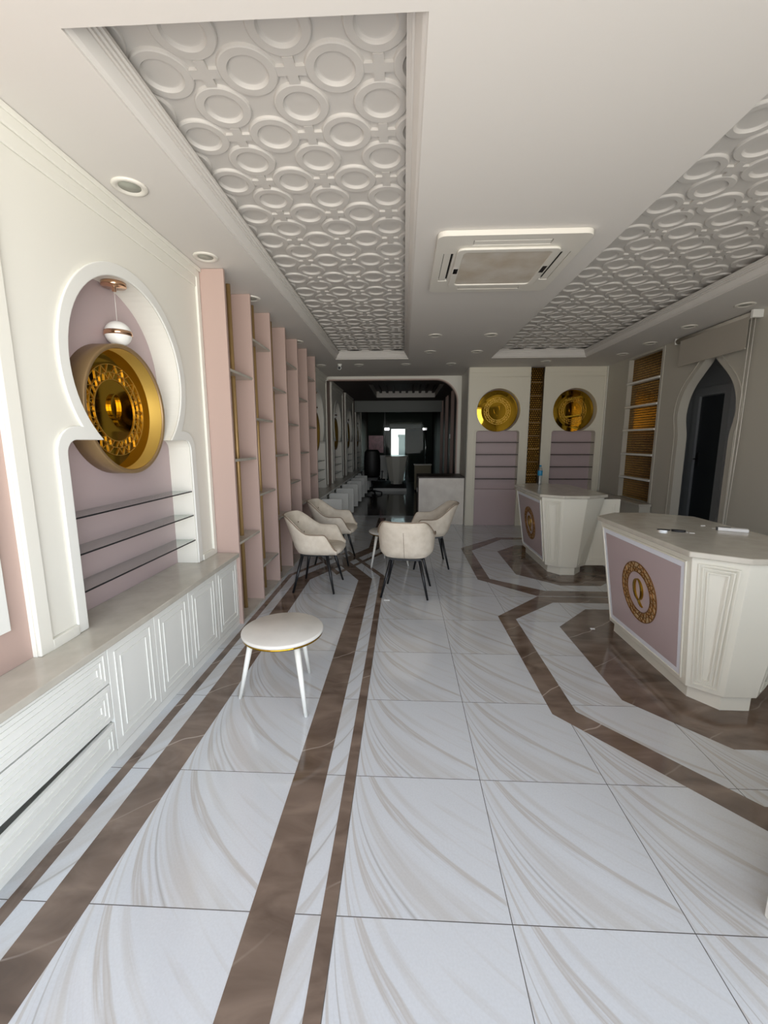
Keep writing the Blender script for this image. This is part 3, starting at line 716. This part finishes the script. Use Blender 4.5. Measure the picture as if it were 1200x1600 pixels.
# ------------------------------------------------------------------ reception counters
def counter_oct(fx, bx, ex0, ex1, y0, y1, ye0, ye1, z_):
    """front x, back x, end flat x0..x1, front y0..y1, end y"""
    return [(fx, y0, z_), (ex0, ye0, z_), (ex1, ye0, z_), (bx, y0, z_), (bx, y1, z_), (ex1, ye1, z_), (ex0, ye1, z_), (fx, y1, z_)]
def counter(loc, label, door=False, group='marble topped emblem counters'):
    """built around local origin = floor centre"""
    ox, oy = 2.03, 3.05
    t = thing('reception_counter', label, 'counter', loc, group)
    L = lambda l: [(x-ox, y-oy, zz) for x, y, zz in l]
    b0 = L(counter_oct(1.785, 2.275, 1.93, 2.12, 2.555, 3.555, 2.432, 3.672, .1))
    b1 = L(counter_oct(1.665, 2.40, 1.875, 2.14, 2.455, 3.60, 2.305, 3.775, .962))
    mb = MB(); mb.loft([b0, b1]); body = build('body', mb, M_counter, t, local=True, bevel=.003)
    p0 = L(counter_oct(1.83, 2.235, 1.937, 2.11, 2.60, 3.56, 2.457, 3.63, 0)); p1 = [(x, y, .1) for x, y, _ in p0]
    mb = MB(); mb.loft([p0, p1]); build('plinth', mb, M_counter, t, local=True)
    s0 = L(counter_oct(1.635, 2.43, 1.862, 2.152, 2.437, 3.62, 2.28, 3.805, .965)); s1 = [(x, y, 1.0) for x, y, _ in s0]
    mb = MB(); mb.loft([s0, s1]); build('counter_top', mb, M_stone, t, local=True, bevel=.006)
    # front face (index 7-0) carries the mauve panel
    def face(i, j):
        BL, BR, TR, TL = b0[i], b0[j], b1[j], b1[i]; fn, to = facemap(BL, BR, TL); return fn, [to(p) for p in (BL, BR, TR, TL)]
    fn, q = face(7, 0)
    mb = MB(); frame(mb, q, .035, .012, fn, .0004, .012); build('front_frame', mb, M_counter, t, local=True, bevel=.003)
    mb = MB(); frame(mb, q, .048, .035, fn, .0004, .006); build('acrylic_border', mb, M_frost, t, local=True)
    mb = MB(); mb.plate(inset(q, .084), [], fn, .0004, .007); build('front_panel', mb, M_mauve, t, local=True)
    cu = (q[0][0]+q[1][0]+q[2][0]+q[3][0])/4; cv = (q[0][1]+q[2][1])/2+.01
    ef = lambda u, v, w_: fn(cu+u, cv+v, w_)
    mb = MB(); lattice(mb, .225, ef, .0075, .015, 5, .62); e = build('emblem_ring', mb, M_bronze, t, local=True)
    mb = MB(); letter_q(mb, .205, ef, .0075, .020); build('monogram', mb, M_gold, t, local=True)
    mb = MB(); mb.plate(circle(0, 0, .222, 48), [circle(0, 0, .154, 48)], ef, .0072, .009); build('emblem_backing', mb, M_palegold, t, local=True)
    for i, j in ((0, 1), (2, 3), (4, 5), (6, 7)):
        fn2, q2 = face(i, j); mb = MB()
        for d_, h_ in ((.032, .006), (.052, .005), (.074, .005)):
            try: frame(mb, q2, d_, .007, fn2, .0004, h_)
            except Exception: pass
        build('chamfer_moulding', mb, M_counter, t, local=True)
    if door:
        mb = MB(); mb.box(.235, .605, -.50, -.48, .10, .93); o = build('open_door', mb, M_counter, t, local=True, bevel=.002)
        fnd = lambda u, v, w_: (u, -.50-w_, v); mb = MB(); frame(mb, rect(.235, .605, .10, .93), .05, .010, fnd, .0004, .006); frame(mb, rect(.235, .605, .10, .93), .085, .010, fnd, .0004, .006); build('ridge_moulding', mb, M_counter, o, local=True)
    return t
c1 = counter((2.03, 3.05, 0), 'near white counter with pink front and gold emblem, holding keys and a white case')
c2 = counter((2.02, 5.725, 0), 'farther white counter with open rear door and a water bottle on its top', door=True)
c3 = dup(c1, (-.255, 15.75, .12), label='white tapered desk on the dark platform in the back room')

# things on the counters
t = thing('water_bottle', 'small clear water bottle with blue label on the farther counter', 'bottle', (1.97, 6.25, 1.0005))
mb = MB(); mb.lathe([(0, 0), (.030, .001), (.033, .01), (.031, .04), (.029, .075), (.031, .105), (.033, .13), (.033, .20), (.026, .235), (.014, .255), (.0135, .272), (0, .272)], n=24); build('body', mb, M_bottle, t, local=True)
mb = MB(); mb.lathe([(.0335, .135), (.0342, .136), (.0342, .205), (.0335, .206)], n=24); build('label_wrap', mb, M_label, t, local=True)
mb = MB(); mb.lathe([(.0, .262), (.0155, .262), (.0155, .282), (.0, .283)], n=16); build('cap', mb, M_label, t, local=True)
t = thing('key_fob', 'black and silver oval fob lying on the near counter', 'key fob', (1.82, 3.0, 1.0))
mb = MB()
P = [(.045*math.cos(2*PI*i/28), .019*math.sin(2*PI*i/28)) for i in range(28)]
mb.plate(P, [], onF(1.0), .0005, .010)
build('case', MB().plate(P, [], onF(0), .0005, .009), M_chrome, t, local=True, bevel=.003); build('cover', MB().plate([(x*.9, y*.85) for x, y in P], [], onF(0), .009, .014), M_blackp, t, local=True, bevel=.002)
t.rotation_euler = (0, 0, -.35)
t = thing('car_key', 'black key with a white tag lying beside the silver fob', 'key', (1.91, 2.985, 1.0))
build('case', MB().plate([(x*.95, y*.9) for x, y in P], [], onF(0), .0005, .014), M_blackp, t, local=True, bevel=.003)
build('ring', MB().tube([(.05+.014*math.cos(2*PI*i/16), .014*math.sin(2*PI*i/16), .003) for i in range(16)], .0014, 6, closed=True), M_chrome, t, local=True)
build('tag', MB().box(.062, .092, -.016, -.002, .0005, .003), M_paper, t, local=True); t.rotation_euler = (0, 0, -.5)
t = thing('pen_case', 'slim white case with black end on the right of the near counter', 'case', (2.30, 3.02, 1.0), rz=-.50)
build('case', MB().box(-.085, .085, -.022, .022, .0005, .022), M_paper, t, local=True, bevel=.004); build('end_cap', MB().box(-.093, -.085, -.021, .021, .001, .021), M_black, t, local=True, bevel=.002); build('top_strip', MB().box(-.085, -.01, .002, .020, .0221, .0235), M_black, t, local=True)
tag(build('paper_scrap', MB().plate([(-.016, -.006), (.012, -.010), (.018, .006), (-.008, .010)], [], onF(0), .0005, .004), M_paper, loc=(0, 0, 0)), 'white scrap of paper on the near counter behind the keys', 'scrap').location = (2.225, 3.21, 1.0)
tag(build('paper_scrap', MB().plate([(-.012, -.005), (.012, -.006), (.010, .006), (-.010, .005)], [], onF(0), .0005, .003), M_paper, loc=(0, 0, 0)), 'tiny pale scrap on the near counter beside the white case', 'scrap').location = (2.235, 3.11, 1.0)
tag(build('paper_scrap', MB().plate([(-.02, -.008), (.018, -.010), (.020, .008), (-.015, .012)], [], onF(0), .001, .006), M_paper, loc=(0, 0, 0)), 'white scrap on the brown floor in front of the near counter', 'scrap').location = (1.66, 3.585, 0)
tag(build('paper_scrap', MB().plate([(-.03, -.008), (.03, -.010), (.028, .006), (-.025, .008)], [], onF(0), .001, .006), M_paper, loc=(0, 0, 0)), 'white scrap on the floor by the leg of the front beige chair', 'scrap').location = (-.165, 4.19, 0)

# ------------------------------------------------------------------ beige bucket chairs
def make_chair(loc, rz, label):
    t = thing('tub_chair', label, 'chair', loc, 'beige velvet tub chairs round the small table', rz)
    NS, W, D = 56, .285, .235
    sm = lambda x: 0 if x <= 0 else (1 if x >= 1 else x*x*(3-2*x))
    def plan(s):
        a = abs(s); sg = 1 if s >= 0 else -1
        if a <= .5:
            ang = a/.5*PI/2; p = 2/2.5
            return sg*W*math.sin(ang)**p, -D*math.cos(ang)**p
        k = (a-.5)/.5
        return sg*(W-.030*k*k), .265*k
    def rim(s):
        a = abs(s); h = .655+(.835-.655)*(1-sm((a-.20)/.30))
        return h-(h-.475)*sm((a-.76)/.24)
    def pt(s, tt, ins=0., lift=0.):
        x, y = plan(s); hr = rim(s)+lift; zb = .415
        zs = min(.50, hr-.01)
        if tt < .4:
            an = tt/.4*PI/2; fr = .62+.38*math.sin(an); zz = zb+(zs-zb)*(1-math.cos(an))
        else:
            fr = 1; zz = zs+(hr-zs)*(tt-.4)/.6
        k = max(0, (zz-.46))/.38
        back = max(0, math.cos(min(abs(s)/.5, 1)*PI/2))
        r = math.hypot(x, y)+1e-6
        x2 = x*fr*(1-ins/max(r, .2)); y2 = (y*fr*(1-ins/max(r, .2)) if y < 0 else y*(.9+.1*fr))
        side = 1-back
        return (x2+(1 if x > 0 else -1)*.035*k*min(1, abs(x)/W)*side, y2-.135*k**1.1*back, zz)
    S = [-1+2*i/NS for i in range(NS+1)]
    TT = [0, .1, .2, .3, .4, .55, .7, .85, .96]
    mb = MB()
    lo = [[pt(s, tt) for tt in TT]+[pt(s, .99, .012, .008)] for s in S]
    mb.loft(lo, 0, True, False, False, False)
    # underside
    mb.add([pt(s, 0) for s in S], [list(range(NS+1))])
    build('outer_shell', mb, M_velvet, t, local=True, recalc=False)
    mb = MB()
    TI = [.99, .93, .82, .68, .54, .42, .34, .25]
    li = [[pt(s, .99, .012, .008)]+[pt(s, tt, .05+.012*math.sin(PI*min(1, max(0, tt))*1.0)) for tt in TI[1:]] for s in S]
    mb.loft(li, 0, True, False, False, False)
    build('inner_lining', mb, M_velvet, t, local=True, recalc=False)
    mb = MB(); mb.tube([pt(s, .985, -.003, .006) for s in S], .0055, 8); build('piping', mb, M_piping, t, local=True)
    # seat cushion: superellipsoid
    mb = MB(); lo = []; e1, e2 = .5, .55
    pw = lambda v, e: math.copysign(abs(v)**e, v)
    for i in range(13):
        a = -PI/2+PI*i/12; l = []
        for j in range(40):
            b = 2*PI*j/40; l.append((.250*pw(math.cos(a), e1)*pw(math.cos(b), e2), .045+.250*pw(math.cos(a), e1)*pw(math.sin(b), e2), .455+.048*pw(math.sin(a), .8)))
        lo.append(l)
    mb.loft(lo, 0, True); build('seat_cushion', mb, M_velvet, t, local=True)
    for bx, bz in ((-.10, .72), (.10, .72), (0, .65), (-.15, .60), (.15, .60)):
        s = math.asin(max(-1, min(1, bx/W)))/(PI/2)*.5; tt = .4+.6*(bz-.5)/(rim(s)-.5); q = pt(s, tt, .066)
        mb = MB(); mb.lathe([(r*.011, zz*.011) for r, zz in ((0, -.5), (.8, -.3), (1, 0), (.8, .3), (0, .5))], c=q, n=12, fn=lambda x, y, z_: (x, z_, y)); build('button', mb, M_piping, t, local=True)
    mb = MB(); mb.box(-.0025, .0025, -.003, .003, 0, 1)
    seam = [Vector(pt(0, tt))+Vector((0, -.002, 0)) for tt in (.1, .2, .3, .4, .55, .7, .8)]
    build('back_seam', MB().tube(seam, .0022, 6), M_piping, t, local=True)
    mb = MB(); mb.box(-.17, .17, -.155, -.12, .392, .416); mb.box(-.17, .17, .12, .155, .392, .416); mb.box(-.17, -.135, -.12, .12, .392, .416); mb.box(.135, .17, -.12, .12, .392, .416); build('under_frame', mb, M_black, t, local=True)
    for sx_ in (-1, 1):
        for sy_ in (-1, 1):
            mb = MB(); mb.tube([(sx_*.150, sy_*.135, .408), (sx_*.245, sy_*.225, .0)], [.019, .011], 12); build('leg', mb, M_black, t, local=True)
    return t
ch = make_chair((-.95, 4.60, 0), -PI/2-.06, 'beige velvet tub chair on the left, nearest to the pink shelves and the front')
dup(ch, (-.93, 5.66, 0), -PI/2-.06, label='beige velvet tub chair at the back left, behind the front left chair')
dup(ch, (.04, 4.46, 0), -.12, label='beige velvet tub chair seen from behind, back turned to the camera')
dup(ch, (.35, 5.53, 0), PI/2+.05, label='beige velvet tub chair on the right, facing left in front of the marble block')

# ------------------------------------------------------------------ small round tables
def round_table(loc, rz, label):
    t = thing('side_table', label, 'table', loc, 'round white tables with splayed legs', rz)
    mb = MB(); mb.lathe([(0, .436), (.247, .436), (.252, .440), (.254, .448), (.252, .456), (.245, .461), (0, .462)], n=64); build('table_top', mb, M_tabletop, t, local=True)
    mb = MB(); mb.lathe([(0, .424), (.246, .424), (.248, .425), (.248, .4358), (0, .4358)], n=64); build('brass_band', mb, M_gold, t, local=True)
    for k in range(3):
        a = 2*PI*k/3; mb = MB(); mb.tube([(.19*math.cos(a), .19*math.sin(a), .424), (.285*math.cos(a), .285*math.sin(a), 0)], [.020, .011], 14); build('leg', mb, M_white, t, local=True)
    return t
rt = round_table((-.755, 2.50, 0), math.radians(-50), 'round white table with gold rim standing alone in the left foreground')
dup(rt, (-.20, 5.52, 0), math.radians(222), label='round white table between the four beige chairs')
t = thing('display_plinth', 'plain white plinth just entering the photo at its right edge', 'plinth', (1.56, .95, 0))
mb = MB(); mb.box(1.256, 1.85, .62, 1.284, 0, .95); build('body', mb, M_white, t, bevel=.004); mb = MB(); mb.box(1.250, 1.856, .614, 1.288, .95, .98); build('top_slab', mb, M_stone, t, bevel=.003)

# ------------------------------------------------------------------ ceiling air conditioner
t = thing('ceiling_air_conditioner', 'white square cassette air conditioner in the ceiling with a dusty grille', 'air conditioner', (.72, 3.555, 2.93))
f = onC(2.97); AC = rect(.215, 1.225, 3.03, 4.09); G = rect(.41, 1.03, 3.26, 3.86)
def rrect(a, b, c, d, r, n=6):
    L = []
    for cx, cy, t0 in ((b-r, d-r, 0), (a+r, d-r, PI/2), (a+r, c+r, PI), (b-r, c+r, 3*PI/2)):
        for i in range(n+1): t_ = t0+PI/2*i/n; L.append((cx+r*math.cos(t_), cy+r*math.sin(t_)))
    return L
slots = [rect(.46, .98, 3.10, 3.175), rect(.46, .98, 3.945, 4.02), rect(.275, .345, 3.30, 3.82), rect(1.095, 1.165, 3.30, 3.82)]
mb = MB(); mb.plate(rrect(.215, 1.225, 3.03, 4.09, .06), slots, f, .001, .035); build('panel', mb, M_acw, t, bevel=.008, seg=3)
mb = MB(); mb.plate(rrect(.365, 1.075, 3.20, 3.92, .05), [rrect(.415, 1.025, 3.25, 3.87, .03)], f, .0352, .052); build('grille_frame', mb, M_acw, t, bevel=.006)
mb = MB(); mb.plate(rrect(.415, 1.025, 3.25, 3.87, .03), [], f, .0352, .044); build('grille', mb, M_acg, t)
for s in slots:
    (a, c), (b, d_) = s[0], s[2]
    mb = MB(); mb.box(a+.002, b-.002, c+.002, d_-.002, 2.955, 2.958); build('slot_back', mb, M_dark, t)
    mb = MB()
    if b-a > d_-c: mb.box(a+.004, b-.004, c+.016, d_-.004, 2.937, 2.945)
    else: mb.box(a+(.016 if a > .7 else .004), b-(.004 if a > .7 else .016), c+.004, d_-.004, 2.937, 2.945)
    build('louvre', mb, M_acw, t, bevel=.003)
mb = MB(); mb.box(.373, .405, 3.52, 3.62, 2.9165, 2.918); build('badge', mb, M_chrome, t); mb = MB(); mb.box(1.035, 1.067, 3.50, 3.62, 2.9165, 2.918); build('display_badge', mb, M_blackp, t)

# ------------------------------------------------------------------ downlights and camera
def downlight(x, y, label):
    t = thing('downlight', label, 'ceiling light', (x, y, H), 'recessed ceiling downlights')
    mb = MB(); mb.lathe([(.045, -.0005), (.088, -.0005), (.089, -.006), (.080, -.011), (.066, -.012), (.056, -.004), (.050, -.0005)], n=36); build('trim_ring', mb, M_acw, t, local=True)
    mb = MB(); mb.lathe([(0, -.0006), (.056, -.0006), (.056, -.0035), (0, -.003)], n=30); build('lens', mb, M_lens, t, local=True)
    return t
DL = [(-1.475, 2.467, 'recessed downlight in the left ceiling strip, nearest of all, above the keyhole niche'), (-1.473, 3.346, 'recessed downlight in the left ceiling strip, second from the camera'),
      (-1.465, 4.27, 'recessed downlight in the left ceiling strip, right above the first pink shelf bays'), (-1.465, 6.05, 'recessed downlight above the far bays of the pink shelves'),
      (-1.488, 7.88, 'recessed downlight in the far ceiling row, leftmost, past the pink shelves'), (-.805, 7.87, 'recessed downlight in the far ceiling row, beside the security camera'),
      (.03, 7.86, 'recessed downlight in the far ceiling row, straight beyond the right corner of the left tray'), (.825, 7.84, 'recessed downlight in the far ceiling row, rightmost before the cream panels'),
      (.396, 5.80, 'recessed downlight behind the air conditioner, left of the nearer pair'), (1.106, 5.80, 'recessed downlight behind the air conditioner, right of the nearer pair'),
      (.39, 6.80, 'recessed downlight behind the air conditioner, left of the farther pair'), (1.098, 6.82, 'recessed downlight behind the air conditioner, right of the farther pair'),
      (2.418, 7.70, 'recessed downlight over the gold mosaic strip by the back wall'), (3.404, 4.70, 'recessed downlight in the right ceiling strip, by the bracket end of the blind'),
      (3.386, 5.517, 'recessed downlight in the right ceiling strip, above the middle of the blind'), (3.417, 6.386, 'recessed downlight in the right ceiling strip, by the near edge of the mosaic shelves'),
      (3.412, 7.131, 'recessed downlight in the right ceiling strip, farthest one, above the mosaic shelves')]
d0 = None
for x, y, lb in DL:
    d0 = downlight(x, y, lb) if d0 is None else (dup(d0, (x, y, H), label=lb) and d0)
t = thing('security_camera', 'small white security camera with black lens on the far ceiling', 'camera', (-1.14, 7.80, H))
mb = MB(); mb.lathe([(0, -.03), (.035, -.028), (.04, -.0005), (0, -.0005)], n=20); build('base', mb, M_white, t, local=True)
mb = MB(); mb.tube([(0, .03, -.055), (.0, -.05, -.07)], .032, 16); mb.tube([(0, 0, -.025), (0, 0, -.06)], .012, 8); build('body', mb, M_white, t, local=True)
mb = MB(); mb.tube([(0, -.05, -.07), (0, -.056, -.0712)], .026, 16); build('lens', mb, M_blackp, t, local=True)

# ------------------------------------------------------------------ marble block and the back room
t = thing('marble_block', 'low pale marble block with dark edges under the rounded opening', 'counter', (.74, 8.8, 0))
mb = MB(); mb.box(.30, 1.185, 8.355, 9.24, 0, .915); build('body', mb, M_marble, t)
mb = MB(); mb.box(.28, 1.20, 8.345, 9.245, .915, .94); mb.box(.28, .30, 8.345, 9.24, 0, .915); build('edging', mb, M_darkbrown, t, bevel=.002)
mb = MB(); mb.box(.27, .28, 8.55, 8.63, .62, .70); build('socket_plate', mb, M_white, t, bevel=.002)
t = thing('platform', 'low pale step platform in front of the far desk', 'platform', (-.5, 15, 0))
mb = MB(); mb.box(-1.08, .10, 14.0, 16.75, 0, .10); build('base', mb, M_white, t); mb = MB(); mb.box(-1.08, .10, 13.98, 16.75, .10, .12); build('top_slab', mb, M_dark, t)
t = thing('side_screen', 'plain pale panel standing left of the far desk', 'screen', (-.78, 16.55, .12))
mb = MB(); mb.box(-1.02, -.62, 16.5, 16.53, .20, 1.10); build('panel', mb, M_white, t); mb = MB(); mb.box(-.98, -.94, 16.5, 16.53, .1205, .20); build('foot', mb, M_white, t); mb = MB(); mb.box(-.70, -.66, 16.5, 16.53, .1205, .20); build('foot', mb, M_white, t)
# office chair
t = thing('office_chair', 'black high-backed office chair in the dark room by the left cabinets', 'chair', (-.98, 13.22, 0), rz=.1)
mb = MB(); lo = []
for zz, wd, yb in ((.55, .20, -.24), (.60, .24, -.26), (.80, .25, -.29), (1.05, .25, -.31), (1.30, .23, -.33), (1.38, .17, -.335)):
    lo.append([(wd*math.cos(2*PI*k/20), yb+.045*math.sin(2*PI*k/20)-.05*(abs(math.cos(2*PI*k/20)))**2*-1, zz) for k in range(20)])
mb.loft(lo, 0, True); build('backrest', mb, M_blackp, t, local=True)
mb = MB(); mb.plate(rrect(-.25, .25, -.24, .26, .1), [], onF(0), .44, .53); build('seat', mb, M_blackp, t, local=True, bevel=.02)
for sx_ in (-1, 1):
    mb = MB(); mb.tube([(sx_*.25, -.05, .46), (sx_*.31, -.04, .50), (sx_*.32, 0, .68), (sx_*.32, .02, .70)], .016, 8); mb.box(sx_*.32-.03, sx_*.32+.03, -.12, .16, .69, .72); build('armrest', mb, M_blackp, t, local=True)
mb = MB(); mb.tube([(0, 0, .08), (0, 0, .45)], .03, 12); build('gas_post', mb, M_black, t, local=True)
mb = MB()
for k in range(5):
    a = 2*PI*k/5; mb.tube([(0, 0, .11), (.30*math.cos(a), .30*math.sin(a), .065)], [.026, .016], 8)
build('star_base', mb, M_black, t, local=True)
for k in range(5):
    a = 2*PI*k/5; mb = MB(); mb.tube([(.30*math.cos(a)-.02, .30*math.sin(a), .028), (.30*math.cos(a)+.02, .30*math.sin(a), .028)], .028, 12); build('castor', mb, M_blackp, t, local=True)
# glass partition
t = thing('glass_partition', 'full-height glass partition with steel fittings behind the far desk', 'partition', (0, 17.0, 0))
mb = MB(); mb.box(-1.66, -.72, 17.0, 17.012, 0.0, 2.85); mb.box(.80, 1.295, 17.0, 17.012, 0.0, 2.85); mb.box(-.72, .80, 17.0, 17.012, 2.13, 2.85); build('fixed_pane', mb, M_pglass, t)
mb = MB(); mb.box(-.71, .79, 17.0, 17.012, 0.01, 2.115); build('glass_door', mb, M_pglass, t)
mb = MB(); mb.box(-.76, -.57, 16.985, 17.027, 2.06, 2.15); mb.box(.74, .90, 16.985, 17.027, 2.06, 2.15); build('clamp', mb, M_chrome, t)
mb = MB(); mb.tube([(.86, 16.95, .75), (.86, 16.95, 2.05)], .018, 10); build('pull_bar', mb, M_chrome, t)
mb = MB(); mb.box(-1.66, 1.295, 16.99, 17.022, 2.85, H-.002); build('head_rail', mb, M_black, t); mb = MB(); mb.box(-.755, -.735, 16.99, 17.022, 0, 2.85); build('mullion', mb, M_black, t)
t = thing('frosted_door', 'dull grey closed door leaf right of the bright far doorway', 'door', (.6, 19.9, 0))
mb = MB(); mb.box(.10, 1.1, 19.93, 19.97, .01, 2.2); build('leaf', mb, M_partition, t); mb = MB(); mb.box(.06, .10, 19.93, 19.99, .0, 2.25); mb.box(.10, 1.1, 19.93, 19.99, 2.2, 2.25); build('frame', mb, M_cream, t)
t = thing('far_blind', 'pale roller blind gathered above the bright far doorway', 'blind', (.05, 19.9, 2.4))
mb = MB(); mb.box(-.66, .80, 19.90, 19.93, 2.24, 2.46); build('fabric', mb, M_cream, t); mb = MB(); mb.tube([(-.68, 19.9, 2.48), (.82, 19.9, 2.48)], .03, 12); build('roller', mb, M_cream, t)
t = thing('pink_poster', 'pink poster on the glass partition left of the bright doorway', 'poster', (-1.05, 16.98, 1.55))
mb = MB(); mb.box(-1.40, -.78, 16.975, 16.99, 1.17, 1.87); build('sheet', mb, M_poster, t); mb = MB(); mb.plate(rect(-1.40, -.78, 1.17, 1.87), [rect(-1.38, -.80, 1.19, 1.85)], onB(16.975), .0003, .01); build('frame', mb, M_darkbrown, t)
t = thing('storage_cabinet', 'olive beige low cabinet in the dark beyond the marble block', 'cabinet', (.62, 14.2, 0))
mb = MB(); mb.box(.36, .90, 14.0, 14.5, .05, .86); build('body', mb, M_carton, t); mb = MB(); mb.box(.34, .92, 13.98, 14.5, .86, .885); build('top', mb, M_marble, t); mb = MB(); mb.box(.38, .88, 14.02, 14.48, 0, .05); build('plinth', mb, M_dark, t)
mb = MB(); mb.box(.37, .625, 13.985, 14.0, .07, .85); build('door', mb, M_carton, t); mb = MB(); mb.box(.635, .89, 13.985, 14.0, .07, .85); build('door', mb, M_carton, t)
t = thing('switch_plate', 'small white switch plate on a batten of the dark right wall', 'switch', (1.235, 11.78, 1.75))
mb = MB(); mb.box(1.24, 1.2545, 11.70, 11.86, 1.70, 1.82); build('plate', mb, M_white, t, bevel=.003); mb = MB(); mb.box(1.235, 1.24, 11.74, 11.82, 1.73, 1.79); build('rocker', mb, M_white, t, bevel=.002)
